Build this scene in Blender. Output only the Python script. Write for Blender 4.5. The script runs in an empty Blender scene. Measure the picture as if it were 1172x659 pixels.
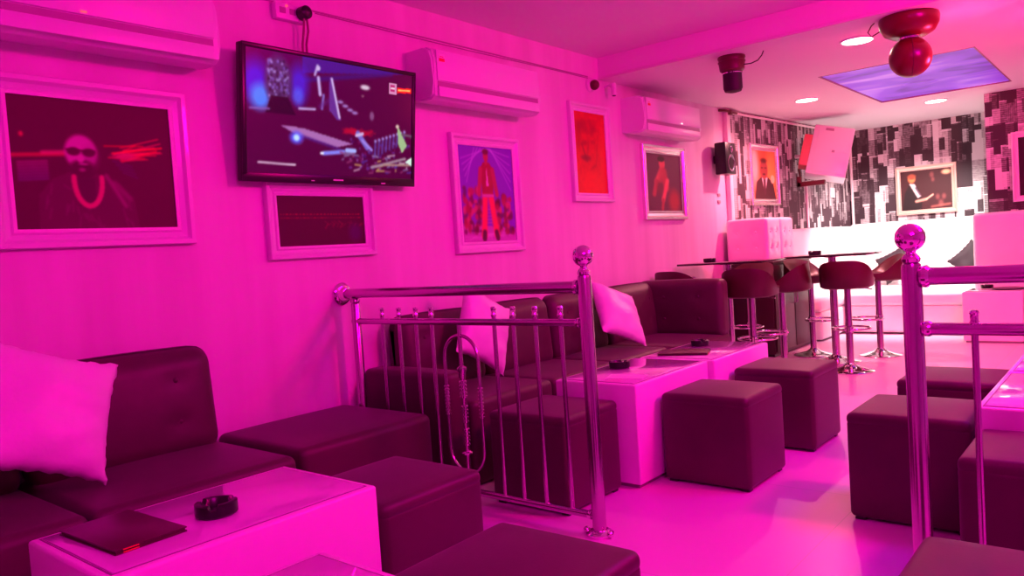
import bpy, bmesh, math, random
import numpy as np
from mathutils import Vector, Matrix
PI = math.pi
C = bpy.context.scene.collection
sc = bpy.context.scene
random.seed(7)

# ------------------------------------------------------------------ helpers
def s2l(c):
    return tuple((v/12.92 if v <= .04045 else ((v+.055)/1.055)**2.4) for v in c)

def mat(name, col, rough=.5, metal=0., emis=None, estr=0., spec=.5, coat=0., sheen=0., trans=0., alpha=1.):
    m = bpy.data.materials.new(name); m.use_nodes = True
    b = m.node_tree.nodes['Principled BSDF']
    b.inputs['Base Color'].default_value = (*col, 1)
    b.inputs['Roughness'].default_value = rough
    b.inputs['Metallic'].default_value = metal
    b.inputs['Specular IOR Level'].default_value = spec
    b.inputs['Coat Weight'].default_value = coat
    b.inputs['Sheen Weight'].default_value = sheen
    b.inputs['Transmission Weight'].default_value = trans
    if emis:
        b.inputs['Emission Color'].default_value = (*emis, 1)
        b.inputs['Emission Strength'].default_value = estr
    return m

def N(m, t, **kw):
    n = m.node_tree.nodes.new(t)
    for k, v in kw.items(): setattr(n, k, v)
    return n
def L(m, a, b): m.node_tree.links.new(a, b)
def bsdf(m): return m.node_tree.nodes['Principled BSDF']

def add_noise(m, c1, c2, scale, detail=4, bump=0., stretch=(1, 1, 1), bscale=None, dist=.01):
    tc = N(m, 'ShaderNodeTexCoord'); mp = N(m, 'ShaderNodeMapping'); mp.inputs['Scale'].default_value = stretch
    L(m, tc.outputs['Object'], mp.inputs[0])
    nz = N(m, 'ShaderNodeTexNoise'); nz.inputs['Scale'].default_value = scale; nz.inputs['Detail'].default_value = detail
    L(m, mp.outputs[0], nz.inputs['Vector'])
    r = N(m, 'ShaderNodeValToRGB'); r.color_ramp.elements[0].position = .35; r.color_ramp.elements[1].position = .65
    r.color_ramp.elements[0].color = (*c1, 1); r.color_ramp.elements[1].color = (*c2, 1)
    L(m, nz.outputs[0], r.inputs[0]); L(m, r.outputs[0], bsdf(m).inputs['Base Color'])
    if bump:
        n2 = N(m, 'ShaderNodeTexNoise'); n2.inputs['Scale'].default_value = bscale or scale*6; n2.inputs['Detail'].default_value = 3
        L(m, mp.outputs[0], n2.inputs['Vector'])
        b = N(m, 'ShaderNodeBump'); b.inputs['Strength'].default_value = bump; b.inputs['Distance'].default_value = dist
        L(m, n2.outputs[0], b.inputs['Height']); L(m, b.outputs[0], bsdf(m).inputs['Normal'])
    return m

def obj(name, bm, m, parent=None, smooth=True, ang=38, loc=None):
    me = bpy.data.meshes.new(name)
    bmesh.ops.recalc_face_normals(bm, faces=bm.faces)
    bm.to_mesh(me); bm.free()
    for mm in (m if isinstance(m, (list, tuple)) else [m]): me.materials.append(mm)
    if smooth:
        me.polygons.foreach_set('use_smooth', [True]*len(me.polygons))
        me.set_sharp_from_angle(angle=math.radians(ang))
    o = bpy.data.objects.new(name, me); C.objects.link(o)
    if parent: o.parent = parent
    if loc: o.location = loc
    return o

def tag(o, label, cat, group=None):
    o['label'] = label; o['category'] = cat
    if group: o['group'] = group
    return o
def thing(name, label, cat, loc=(0, 0, 0), rotz=0, group=None):
    o = bpy.data.objects.new(name, None); C.objects.link(o)
    o.location = loc; o.rotation_euler = (0, 0, rotz); o.empty_display_size = .1
    return tag(o, label, cat, group)
def struct(o):
    o['kind'] = 'structure'; return o
def dup(root, loc, rotz=None, label=None, group=None, scale=None):
    r = root.copy(); C.objects.link(r); r.location = loc
    if rotz is not None: r.rotation_euler = (0, 0, rotz)
    if label: r['label'] = label
    if group: r['group'] = group
    for ch in list(root.children):
        c = ch.copy(); C.objects.link(c); c.parent = r
        for g in list(ch.children):
            d = g.copy(); C.objects.link(d); d.parent = c
    return r

def box(bm, x0, x1, y0, y1, z0, z1, bev=0, seg=2, mi=0):
    r = bmesh.ops.create_cube(bm, size=1)
    vs = r['verts']
    for v in vs:
        v.co = Vector(((x0+x1)/2+v.co.x*(x1-x0), (y0+y1)/2+v.co.y*(y1-y0), (z0+z1)/2+v.co.z*(z1-z0)))
    fs = list({f for v in vs for f in v.link_faces})
    for f in fs: f.material_index = mi
    if bev:
        es = list({e for v in vs for e in v.link_edges})
        bmesh.ops.bevel(bm, geom=es, offset=bev, segments=seg, profile=.5, affect='EDGES', material=mi)
    return bm
def boxb(*a, **k): return box(bmesh.new(), *a, **k)

def lathe(bm, prof, seg=28, c=(0, 0, 0), axis='z', mi=0):
    """prof: list of (radius, height)."""
    rings = []
    for (r, h) in prof:
        if r < 1e-6:
            p = {'z': (0, 0, h), 'x': (h, 0, 0), 'y': (0, h, 0)}[axis]
            rings.append([bm.verts.new((c[0]+p[0], c[1]+p[1], c[2]+p[2]))])
        else:
            ring = []
            for i in range(seg):
                a = 2*PI*i/seg; u, v = r*math.cos(a), r*math.sin(a)
                p = {'z': (u, v, h), 'x': (h, u, v), 'y': (u, h, v)}[axis]
                ring.append(bm.verts.new((c[0]+p[0], c[1]+p[1], c[2]+p[2])))
            rings.append(ring)
    for a, b in zip(rings, rings[1:]):
        for i in range(seg):
            j = (i+1) % seg
            if len(a) == 1 and len(b) == 1: continue
            if len(a) == 1: f = bm.faces.new((a[0], b[i], b[j]))
            elif len(b) == 1: f = bm.faces.new((a[i], a[j], b[0]))
            else: f = bm.faces.new((a[i], a[j], b[j], b[i]))
            f.material_index = mi
    for ring in (rings[0], rings[-1]):
        if len(ring) > 2: bm.faces.new(ring).material_index = mi
    return bm
def latheb(prof, **k): return lathe(bmesh.new(), prof, **k)

def tube(bm, pts, r, seg=12, closed=False, mi=0):
    pts = [Vector(p) for p in pts]; n = len(pts); rings = []
    prev = None
    for i, p in enumerate(pts):
        if closed: d = pts[(i+1) % n]-pts[i-1]
        else: d = (pts[min(i+1, n-1)]-pts[max(i-1, 0)])
        d.normalize()
        if prev is None:
            ref = Vector((0, 0, 1)) if abs(d.z) < .9 else Vector((1, 0, 0))
            u = d.cross(ref).normalized()
        else:
            u = (prev - d*prev.dot(d)).normalized()
        prev = u; w = d.cross(u)
        rr = r[i] if isinstance(r, (list, tuple)) else r
        rings.append([bm.verts.new(p+(u*math.cos(2*PI*k/seg)+w*math.sin(2*PI*k/seg))*rr) for k in range(seg)])
    m = n if closed else n-1
    for i in range(m):
        a, b = rings[i], rings[(i+1) % n]
        for k in range(seg):
            bm.faces.new((a[k], a[(k+1) % seg], b[(k+1) % seg], b[k])).material_index = mi
    if not closed:
        bm.faces.new(rings[0]).material_index = mi; bm.faces.new(rings[-1]).material_index = mi
    return bm
def tubeb(*a, **k): return tube(bmesh.new(), *a, **k)

def softbox(dx, dy, dz, r=.03, bulge=(0, 0, 0), dents=(), n=10, c=(0, 0, 0), base_flat=True, bm=None):
    """upholstered block, x/y centred on c, z from c.z up; dents = (point, radius, depth)."""
    bm = bm or bmesh.new(); H = (dx/2, dy/2, dz/2)
    def ax(h, n):
        a = [-h, -h+r*.3, -h+r*.65, -h+r]; m = [-h+r+(2*h-2*r)*i/n for i in range(1, n)]
        return a+m+[-v for v in reversed(a)]
    def mp(p):
        q = [max(-H[i]+r, min(H[i]-r, p[i])) for i in range(3)]
        d = [p[i]-q[i] for i in range(3)]; l = math.sqrt(sum(t*t for t in d)) or 1
        nn = [t/l for t in d]
        o = [q[i]+nn[i]*r for i in range(3)]
        for i in range(3):
            w = 1
            for j in range(3):
                if j != i: w *= max(0, 1-(p[j]/H[j])**2)
            if i == 2 and nn[2] < 0 and base_flat: w = 0
            o[i] += nn[i]*bulge[i]*w
        P = Vector((o[0]+c[0], o[1]+c[1], o[2]+H[2]+c[2]))
        nv = Vector(nn)
        for (dp, dr, dd) in dents:
            t = (P-Vector(dp)).length
            P = P-nv*dd*math.exp(-(t/dr)**2)
        return P
    axs = [ax(H[i], n) for i in range(3)]
    for a in range(3):
        b, cc = (a+1) % 3, (a+2) % 3
        for s in (-1, 1):
            g = []
            for u in axs[b]:
                row = []
                for v in axs[cc]:
                    p = [0, 0, 0]; p[a] = s*H[a]; p[b] = u; p[cc] = v
                    row.append(bm.verts.new(mp(p)))
                g.append(row)
            for i in range(len(g)-1):
                for j in range(len(g[0])-1):
                    q = (g[i][j], g[i+1][j], g[i+1][j+1], g[i][j+1])
                    bm.faces.new(q if s > 0 else q[::-1])
    bmesh.ops.remove_doubles(bm, verts=bm.verts, dist=1e-5)
    return bm

def cushion_bm(h=.22, T=.075, n=26, seed=1, h2=None):
    rnd = random.Random(seed); bm = bmesh.new(); h2 = h2 or h
    ph = [rnd.uniform(0, 6.28) for _ in range(8)]
    def P(u, v, s):
        x = h*u*(1-.10*(1-v*v)*abs(u)); y = h2*v*(1-.10*(1-u*u)*abs(v))
        t = T*((1-u*u)*(1-v*v))**.42
        wr = .006*math.sin(5*u+3*v+ph[0])*math.sin(4*v-2*u+ph[1])+.004*math.sin(11*u*v+ph[2]+6*v)
        edge = .004*math.sin(22*u+ph[3])*(abs(v) > .999)+.004*math.sin(22*v+ph[4])*(abs(u) > .999)
        z = s*(t+wr*(t/T))
        if abs(v) > .999: y += edge
        if abs(u) > .999: x += edge
        return (x, y, z)
    for s in (-1, 1):
        g = [[bm.verts.new(P(-1+2*i/n, -1+2*j/n, s)) for j in range(n+1)] for i in range(n+1)]
        for i in range(n):
            for j in range(n):
                bm.faces.new((g[i][j], g[i+1][j], g[i+1][j+1], g[i][j+1]))
    bmesh.ops.remove_doubles(bm, verts=bm.verts, dist=1e-4)
    return bm
def frame_mat(o, center, u, v):
    u = Vector(u).normalized(); v = Vector(v); v = (v-u*v.dot(u)).normalized(); w = u.cross(v)
    M = Matrix((u, v, w)).transposed().to_4x4(); M.translation = Vector(center); o.matrix_world = M

# ------------------------------------------------------------------ painted pictures (soft rasters kept as mesh colours of flat prints)
class Pic:
    def __init__(s, w, h, bg, asp=None):
        s.w, s.h = w, h; s.A = np.zeros((h, w, 3)); s.A[:] = bg
        s.X, s.Y = np.meshgrid((np.arange(w)+.5)/w, 1-(np.arange(h)+.5)/h)   # u right, v up
        s.asp = asp or w/h
    def mix(s, m, col, a=1.):
        m = np.clip(m, 0, 1)[..., None]*a; s.A = s.A*(1-m)+np.array(col)*m
    def ell(s, cx, cy, rx, ry, col, soft=.15, a=1., rot=0):
        X = (s.X-cx)*s.asp; Y = s.Y-cy; c, n = math.cos(rot), math.sin(rot)
        U = (X*c+Y*n)/(rx*s.asp); V = (-X*n+Y*c)/ry
        d = np.sqrt(U*U+V*V); s.mix((1-d)/soft+.5, col, a)
    def line(s, x0, y0, x1, y1, wd, col, soft=.5, a=1.):
        X = s.X*s.asp; Y = s.Y; ax, ay, bx, by = x0*s.asp, y0, x1*s.asp, y1
        dx, dy = bx-ax, by-ay; l = dx*dx+dy*dy+1e-9
        t = np.clip(((X-ax)*dx+(Y-ay)*dy)/l, 0, 1)
        d = np.hypot(X-ax-t*dx, Y-ay-t*dy); s.mix((1-d/wd)/soft+.5, col, a)
    def poly(s, pts, col, a=1.):
        ins = np.zeros(s.X.shape, bool); n = len(pts)
        for i in range(n):
            (x1, y1), (x2, y2) = pts[i], pts[(i+1) % n]
            c = ((y1 > s.Y) != (y2 > s.Y)) & (s.X < (x2-x1)*(s.Y-y1)/((y2-y1) or 1e-9)+x1)
            ins ^= c
        s.mix(ins.astype(float), col, a)
    def arc(s, cx, cy, rx, ry, a0, a1, wd, col, k=18):
        P = [(cx+rx*math.cos(a0+(a1-a0)*i/k), cy+ry*math.sin(a0+(a1-a0)*i/k)) for i in range(k+1)]
        for p, q in zip(P, P[1:]): s.line(*p, *q, wd, col)
    def noise(s, amt, seed=0, cell=3):
        r = np.random.RandomState(seed); g = r.rand(s.h//cell+2, s.w//cell+2)
        g = np.kron(g, np.ones((cell, cell)))[:s.h, :s.w]; s.A = s.A*(1+(g[..., None]-.5)*amt)
    def blur(s, k=1):
        for _ in range(k):
            P = np.pad(s.A, ((1, 1), (1, 1), (0, 0)), 'edge')
            s.A = (P[1:-1, 1:-1]*4+P[:-2, 1:-1]*2+P[2:, 1:-1]*2+P[1:-1, :-2]*2+P[1:-1, 2:]*2+P[:-2, :-2]+P[2:, 2:]+P[:-2, 2:]+P[2:, :-2])/16
    def mesh(s, name, org, ux, uy, material, parent):
        """flat print from lower-left org spanning vectors ux (right) and uy (up)"""
        w, h = s.w, s.h; org = Vector(org); ux = Vector(ux); uy = Vector(uy)
        vs = [tuple(org+ux*(i/(w-1))+uy*(j/(h-1))) for j in range(h) for i in range(w)]
        fs = [(j*w+i, j*w+i+1, (j+1)*w+i+1, (j+1)*w+i) for j in range(h-1) for i in range(w-1)]
        me = bpy.data.meshes.new(name); me.from_pydata(vs, [], fs)
        at = me.color_attributes.new('print', 'FLOAT_COLOR', 'POINT')
        A = np.clip(s.A[::-1], 0, 1); A = np.where(A <= .04045, A/12.92, ((A+.055)/1.055)**2.4)
        buf = np.ones((h*w, 4), np.float32); buf[:, :3] = A.reshape(-1, 3)
        at.data.foreach_set('color', buf.ravel()); me.materials.append(material)
        o = bpy.data.objects.new(name, me); C.objects.link(o); o.parent = parent
        return o
def print_mat(name, rough=.25, emit=0):
    m = mat(name, (.5, .5, .5), rough, spec=.4)
    a = N(m, 'ShaderNodeVertexColor'); a.layer_name = 'print'
    if emit:
        bsdf(m).inputs['Base Color'].default_value = (.01, .01, .01, 1)
        L(m, a.outputs[0], bsdf(m).inputs['Emission Color']); bsdf(m).inputs['Emission Strength'].default_value = emit
    else: L(m, a.outputs[0], bsdf(m).inputs['Base Color'])
    return m

# ------------------------------------------------------------------ materials
M_wall = mat('painted wall', (.8, .78, .8), .55)
add_noise(M_wall, (.74, .56, .70), (.83, .67, .80), 1.6, 3, bump=.06, stretch=(1, 3.2, .25), bscale=14, dist=.004)
M_ceil = mat('ceiling paint', (.84, .76, .82), .7)
M_floor = mat('pale vinyl floor', (.75, .75, .75), .34)
def floor_nodes(m):
    tc = N(m, 'ShaderNodeTexCoord'); br = N(m, 'ShaderNodeTexBrick')
    br.offset = 0; br.inputs['Scale'].default_value = 1
    br.inputs['Brick Width'].default_value = 1.2; br.inputs['Row Height'].default_value = 1.2
    br.inputs['Mortar Size'].default_value = .0025; br.inputs['Mortar Smooth'].default_value = .4
    br.inputs['Color1'].default_value = (.76, .58, .74, 1); br.inputs['Color2'].default_value = (.72, .55, .70, 1)
    br.inputs['Mortar'].default_value = (.55, .53, .56, 1)
    L(m, tc.outputs['Object'], br.inputs['Vector']); L(m, br.outputs['Color'], bsdf(m).inputs['Base Color'])
    nz = N(m, 'ShaderNodeTexNoise'); nz.inputs['Scale'].default_value = 2.5; nz.inputs['Detail'].default_value = 5
    L(m, tc.outputs['Object'], nz.inputs['Vector'])
    mr = N(m, 'ShaderNodeMapRange'); mr.inputs['To Min'].default_value = .26; mr.inputs['To Max'].default_value = .46
    L(m, nz.outputs[0], mr.inputs['Value']); L(m, mr.outputs[0], bsdf(m).inputs['Roughness'])
floor_nodes(M_floor)
M_dark = mat('dark leatherette', (.07, .022, .035), .5, sheen=.1)
add_noise(M_dark, (.060, .020, .032), (.078, .026, .040), 3, 3, bump=.12, bscale=160, dist=.002)
M_white = mat('white leatherette', (.85, .83, .83), .38)
add_noise(M_white, (.83, .81, .81), (.87, .85, .85), 3, 3, bump=.05, bscale=120, dist=.002)
M_lam = mat('white gloss laminate', (.86, .74, .86), .3, coat=.15)
M_glass = mat('glass table inset', (.70, .52, .74), .06, spec=.8, coat=.6)
M_plinth = mat('table plinth', (.25, .22, .24), .5)
M_chrome = mat('polished steel', (.55, .40, .54), .22, 1.)
M_chromeb = mat('bright chrome', (.85, .82, .85), .08, 1.)
M_frame = mat('white moulded frame', (.80, .78, .82), .35, coat=.2)
M_silver = mat('silver gilt frame', (.82, .76, .74), .25, .85)
M_gold = mat('pale gilt frame', (.85, .68, .55), .3, .6)
M_black = mat('black plastic', (.012, .008, .012), .3)
M_blackm = mat('matt black', (.02, .012, .016), .6)
M_glassblk = mat('black glass top', (.02, .008, .012), .08, spec=.8)
M_satin = mat('white satin cloth', (.82, .78, .84), .42, sheen=.3)
add_noise(M_satin, (.80, .76, .82), (.86, .82, .88), 5, 3, bump=.25, bscale=26, dist=.006)
M_plastic = mat('white plastic', (.82, .80, .84), .32)
M_vent = mat('grey vent', (.42, .32, .38), .5)
M_red = mat('red print', (.75, .02, .05), .4)
M_darkred = mat('dark red glass', (.14, .002, .010), .30, spec=.5)
M_fixture = mat('dark fixture shell', (.10, .010, .02), .35)
M_menu = mat('menu cover', (.06, .006, .02), .35)
M_paper = mat('paper', (.85, .82, .85), .6)
M_led = mat('red indicator', (.6, .0, .0), .4, emis=(1, .05, .08), estr=2)
M_ledw = mat('white indicator', (.6, .6, .6), .4, emis=(1, .7, .6), estr=3)
M_lamp = mat('lamp diffuser', (.9, .9, .9), .4, emis=(1, .90, .70), estr=14)
M_print = print_mat('gloss print', .55); M_screen = print_mat('tv screen', .22, 1.0)
M_cab = mat('dark stained cabinet', (.035, .006, .014), .4)
M_pipe = mat('white trunking', (.80, .72, .74), .45)
M_greyc = mat('charcoal cushion', (.035, .02, .03), .7)

def wallpaper(name, axis, lo=1., hi=1., fu_=1.):
    """monochrome print of crowded tower blocks: staggered upright rectangles in three layers"""
    m = mat(name, (.5, .5, .5), .6)
    tc = N(m, 'ShaderNodeTexCoord'); sp = N(m, 'ShaderNodeSeparateXYZ'); L(m, tc.outputs['Object'], sp.inputs[0])
    U, V = sp.outputs[axis], sp.outputs[2]
    def mth(op, a, b=None, c=None):
        n = N(m, 'ShaderNodeMath', operation=op)
        for i, x in enumerate((a, b, c)):
            if x is None: continue
            if isinstance(x, (int, float)): n.inputs[i].default_value = x
            else: L(m, x, n.inputs[i])
        return n.outputs[0]
    def rnd(a, b, w):
        cb = N(m, 'ShaderNodeCombineXYZ'); L(m, a, cb.inputs[0])
        if b is not None: L(m, b, cb.inputs[1])
        cb.inputs[2].default_value = w
        n = N(m, 'ShaderNodeTexWhiteNoise', noise_dimensions='3D'); L(m, cb.outputs[0], n.inputs['Vector'])
        return n.outputs['Value']
    def layer(cu, cv, off, seed):
        u = mth('MULTIPLY_ADD', U, cu*fu_, off); iu = mth('FLOOR', u); fu = mth('FRACT', u)
        r = rnd(iu, None, seed)
        v = mth('MULTIPLY_ADD', V, cv, mth('MULTIPLY', r, 7.3)); iv = mth('FLOOR', v); fv = mth('FRACT', v)
        c = rnd(iu, iv, seed+.5); k = rnd(iu, iv, seed+.9)
        return fu, fv, c, k
    fu1, fv1, c1, k1 = layer(5.2, 2.9, .13, 1.)
    fu2, fv2, c2, k2 = layer(9.1, 4.3, .41, 4.)
    fu3, fv3, c3, k3 = layer(15.0, 6.3, .77, 9.)
    # windows: thin horizontal / vertical ticks on pale towers
    win = mth('GREATER_THAN', mth('FRACT', mth('MULTIPLY', V, 46)), .55)
    winv = mth('GREATER_THAN', mth('FRACT', mth('MULTIPLY', U, 70)), .6)
    def shade(c, k, fu, fv):
        base = mth('POWER', c, 1.2)
        side = mth('MULTIPLY', mth('GREATER_THAN', fu, .68), -.22)
        top = mth('MULTIPLY', mth('GREATER_THAN', fv, .93), .25)
        w = mth('MULTIPLY', mth('MULTIPLY', win, mth('GREATER_THAN', k, .5)), -.10)
        w2 = mth('MULTIPLY', mth('MULTIPLY', winv, mth('LESS_THAN', k, .3)), -.10)
        return mth('ADD', mth('ADD', base, side), mth('ADD', top, mth('ADD', w, w2)))
    s1, s2, s3 = shade(c1, k1, fu1, fv1), shade(c2, k2, fu2, fv2), shade(c3, k3, fu3, fv3)
    def mix(f, a, b):
        n = N(m, 'ShaderNodeMix', data_type='FLOAT'); L(m, f, n.inputs[0]); L(m, a, n.inputs[2]); L(m, b, n.inputs[3]); return n.outputs[0]
    a = mix(mth('GREATER_THAN', k2, .52), s1, s2)
    b = mix(mth('GREATER_THAN', k3, .72), a, s3)
    nz = N(m, 'ShaderNodeTexNoise'); nz.inputs['Scale'].default_value = 30; L(m, tc.outputs['Object'], nz.inputs['Vector'])
    b = mth('ADD', b, mth('MULTIPLY', mth('SUBTRACT', nz.outputs[0], .5), .35))
    r = N(m, 'ShaderNodeValToRGB'); cr = r.color_ramp
    cr.elements[0].position = .16; cr.elements[0].color = (.035*lo, .018*lo, .026*lo, 1)
    cr.elements[1].position = .80; cr.elements[1].color = (.68*hi, .67*hi, .68*hi, 1)
    e = cr.elements.new(.34); e.color = (.10*lo, .07*lo, .085*lo, 1)
    e = cr.elements.new(.52); e.color = (.33, .30, .32, 1)
    L(m, b, r.inputs[0]); L(m, r.outputs[0], bsdf(m).inputs['Base Color'])
    return m
M_wp_y = wallpaper('city wallpaper side', 1, 1.7, .8, 1.25)
M_wp_x = wallpaper('city wallpaper back', 0)

# ------------------------------------------------------------------ room shell
RX, RY0, RY1 = 6.4, -2.2, 11.2      # right wall, rear wall, far wall
ZL, ZH, YB = 2.565, 2.735, 5.36     # low / high ceiling, beam face
struct(obj('floor', boxb(-.2, RX+.2, RY0-.2, RY1+.3, -.1, 0), M_floor, smooth=False))
struct(obj('wall_left', boxb(-.15, 0, RY0, 7.76, 0, ZH+.1), M_wall, smooth=False))
bm = bmesh.new()   # papered stretch of the left wall runs very slightly inwards
P = [(-.15, 7.76), (0, 7.76), (.24, RY1), (-.15, RY1)]
lo = [bm.verts.new((x, y, 0)) for x, y in P]; hi = [bm.verts.new((x, y, ZH)) for x, y in P]
bm.faces.new(lo); bm.faces.new(hi)
for i in range(4): bm.faces.new((lo[i], lo[(i+1) % 4], hi[(i+1) % 4], hi[i]))
struct(obj('wall_left_papered', bm, M_wp_y, smooth=False))
struct(obj('wall_far', boxb(-.15, 2.2, RY1, RY1+.15, 0, ZH), M_wp_x, smooth=False))
struct(obj('wall_far_right', boxb(2.08, RX, 9.64, RY1+.15, 0, ZH), M_wp_x, smooth=False))
struct(obj('wall_right', boxb(RX, RX+.15, RY0, RY1, 0, ZH+.1), M_wall, smooth=False))
struct(obj('wall_rear', boxb(-.15, RX+.15, RY0-.15, RY0, 0, ZH+.1), M_wall, smooth=False))
struct(obj('ceiling', boxb(-.15, RX+.15, RY0-.15, YB, ZH, ZH+.12), M_ceil, smooth=False))
# far ceiling is lower; it has a square opening for the violet panel
bm = bmesh.new(); px0, px1, py0, py1 = 1.21, 2.40, 7.0, 9.06
box(bm, -.15, RX+.15, YB, py0, ZL, ZH+.12); box(bm, -.15, RX+.15, py1, RY1+.15, ZL, ZH+.12)
box(bm, -.15, px0, py0, py1, ZL, ZH+.12); box(bm, px1, RX+.15, py0, py1, ZL, ZH+.12)
struct(obj('ceiling_far', bm, M_ceil, smooth=False))
# thin moulding and cable line along the left wall, and beam edge bead
bm = bmesh.new(); box(bm, 0, .006, RY0, 5.2, ZL-.002, ZL+.005); tube(bm, [(.005, y, ZL-.012+.003*math.sin(y*3)) for y in np.linspace(2.6, 5.2, 14)], .003, 6)
struct(obj('trim_1', bm, M_vent))
struct(obj('trim_2', boxb(0, RX, YB-.012, YB+.001, ZL-.006, ZL+.018, bev=.004), M_pipe))
struct(obj('trim_3', boxb(0, .05, 7.70, 7.78, 0, ZL, bev=.006), M_pipe))          # trunking where the wallpaper starts
bm = bmesh.new(); tube(bm, [(.275, RY1-.03, 1.2), (.275, RY1-.03, ZL-.01)], .018, 8)
struct(obj('trim_4', bm, M_pipe))
bm = bmesh.new()
ya = 7.8; box(bm, -.001, .02, ya, ya+.01, 0, .01)
bm.free(); bm = bmesh.new()
tube(bm, [(.03, 7.8, ZL-.03), (.262, RY1-.02, ZL-.03)], .014, 8)
struct(obj('trim_5', bm, M_pipe))
struct(obj('baseboard_left', boxb(0, .012, RY0, 7.7, 0, .08, bev=.003), M_frame))

# ------------------------------------------------------------------ ceiling panel
M_panel = mat('violet stretch print', (.3, .2, .5), .45, spec=.3)
def panel_nodes(m):
    tc = N(m, 'ShaderNodeTexCoord'); nz = N(m, 'ShaderNodeTexNoise'); nz.inputs['Scale'].default_value = 1.1
    nz.inputs['Detail'].default_value = 2.5; nz.inputs['Distortion'].default_value = 1.0
    mp = N(m, 'ShaderNodeMapping'); mp.inputs['Scale'].default_value = (1.0, 1.8, 1); mp.inputs['Rotation'].default_value = (0, 0, .4)
    L(m, tc.outputs['Object'], mp.inputs[0]); L(m, mp.outputs[0], nz.inputs['Vector'])
    r = N(m, 'ShaderNodeValToRGB'); cr = r.color_ramp
    cr.elements[0].position = .35; cr.elements[0].color = (.13, .03, .42, 1)
    cr.elements[1].position = .72; cr.elements[1].color = (.50, .30, .95, 1)
    e = cr.elements.new(.52); e.color = (.24, .07, .70, 1)
    L(m, nz.outputs[0], r.inputs[0]); L(m, r.outputs[0], bsdf(m).inputs['Base Color'])
    L(m, r.outputs[0], bsdf(m).inputs['Emission Color']); bsdf(m).inputs['Emission Strength'].default_value = .6  # glow added to the painted panel in place of reflected purple
panel_nodes(M_panel)
t = thing('ceiling_panel', 'large painted violet square panel with added glow, set into the pale ceiling', 'ceiling light', ((px0+px1)/2, (py0+py1)/2, ZL))
hx, hy = (px1-px0)/2, (py1-py0)/2
obj('glow_sheet', boxb(-hx, hx, -hy, hy, .008, .018), M_panel, t, smooth=False)
bm = bmesh.new()
for a in ((-hx, hx, -hy, -hy+.012), (-hx, hx, hy-.012, hy), (-hx, -hx+.012, -hy, hy), (hx-.012, hx, -hy, hy)): box(bm, *a, -.003, .012)
obj('edge_trim', bm, mat('panel edge', (.35, .12, .25), .4), t, smooth=False)
obj('rose_disc', latheb([(.0, .000), (.13, .000), (.15, .007), (.15, .010)], c=(-.05, .25, 0)), M_panel, t)

# ------------------------------------------------------------------ downlights
dl = None
for x, y, lab in ((1.83, 5.94, 'round recessed ceiling light nearest the beam, left of the red globe lamp'),
                  (.76, 8.04, 'round recessed ceiling light above the wallpapered left wall'),
                  (1.64, 9.55, 'round recessed ceiling light at the far end beyond the violet panel')):
    if dl is None:
        dl = thing('ceiling_light', lab, 'ceiling light', (x, y, ZL), 0, 'round recessed ceiling lights')
        obj('diffuser', latheb([(0, -.008), (.100, -.008), (.100, 0)]), M_lamp, dl)
        obj('trim_ring', latheb([(.101, 0), (.101, -.009), (.112, -.010), (.120, -.004), (.120, 0)]), M_plastic, dl)
    else: dup(dl, (x, y, ZL), label=lab)

# ------------------------------------------------------------------ pictures
def moulded_frame(name, y0, y1, z0, z1, w, parent, m, d=.035, steps=3):
    """picture frame on plane x=0 (local), opening y0..y1 z0..z1, border w"""
    bm = bmesh.new()
    prof = [(0, .010), (.0, .018), (w*.18, .020), (w*.30, .013), (w*.55, .020), (w*.72, .034), (w*.95, d), (w, d-.006), (w, 0)]
    rings = []
    for (o, h) in prof:
        rings.append([bm.verts.new((h, y0-o, z0-o)), bm.verts.new((h, y1+o, z0-o)), bm.verts.new((h, y1+o, z1+o)), bm.verts.new((h, y0-o, z1+o))])
    for a, b in zip(rings, rings[1:]):
        for i in range(4): bm.faces.new((a[i], a[(i+1) % 4], b[(i+1) % 4], b[i]))
    return obj(name, bm, m, parent, ang=25)
def picture(lab, y0, y1, z0, z1, w, pic, fm, loc=(0, 0, 0), rotz=0, mount=0):
    """inner opening given; hung on the left wall (or rotated)"""
    yc = (y0+y1)/2; hw = (y1-y0)/2
    t = thing('framed_picture', lab, 'picture', (loc[0], loc[1]+(0 if rotz else yc), z0-w), rotz, 'framed pictures on the walls')
    moulded_frame('frame', -hw, hw, w, w+z1-z0, w, t, fm)
    # camera looks towards -x: image right = +y
    obj('backing', boxb(.001, .008, -hw-.01, hw+.01, w-.01, w+z1-z0+.01), M_blackm, t, smooth=False)
    pic.mesh('print', (.0105, -hw, w), (0, 2*hw, 0), (0, 0, z1-z0), M_print, t)
    return t

# 1 man with sunglasses and heavy chain, light streaks
p = Pic(170, 140, (.31, .0, .17))
p.line(0, .55, .30, .575, .014, (.85, .1, .25), 1.5, .8); p.line(.18, .58, .31, .59, .016, (.85, .35, .5), 1, .7)
for i in range(7): p.line(.04, .50-.022*i, .20, .515-.022*i, .010, (.60-.03*i, .25, .5), 1, .7)
for i in range(16):
    r = random.Random(i+5); y = .57+r.uniform(-.05, .09); x = .58+r.uniform(-.03, .12)
    p.line(x, y, min(.93, x+r.uniform(.12, .30)), y+r.uniform(.0, .10), .006, (.95, .05+.1*r.random(), .10+.3*r.random()), 1.4, .7)
p.line(.60, .60, .93, .665, .008, (1, .12, .15), 1.2, .9); p.ell(.68, .58, .08, .03, (.8, .3, .5), .9, .7)
for i in range(4): p.line(.60+.02*i, .54-.03*i, .72+.01*i, .50-.03*i, .007, (.35, .08, .5), 1.2, .5)
p.ell(.07, .71, .012, .018, (.9, .2, .3), 1, .9)
p.poly([(.13, 0), (.14, .26), (.22, .38), (.34, .45), (.52, .43), (.63, .36), (.72, .22), (.74, 0)], (.36, .03, .24))
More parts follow.
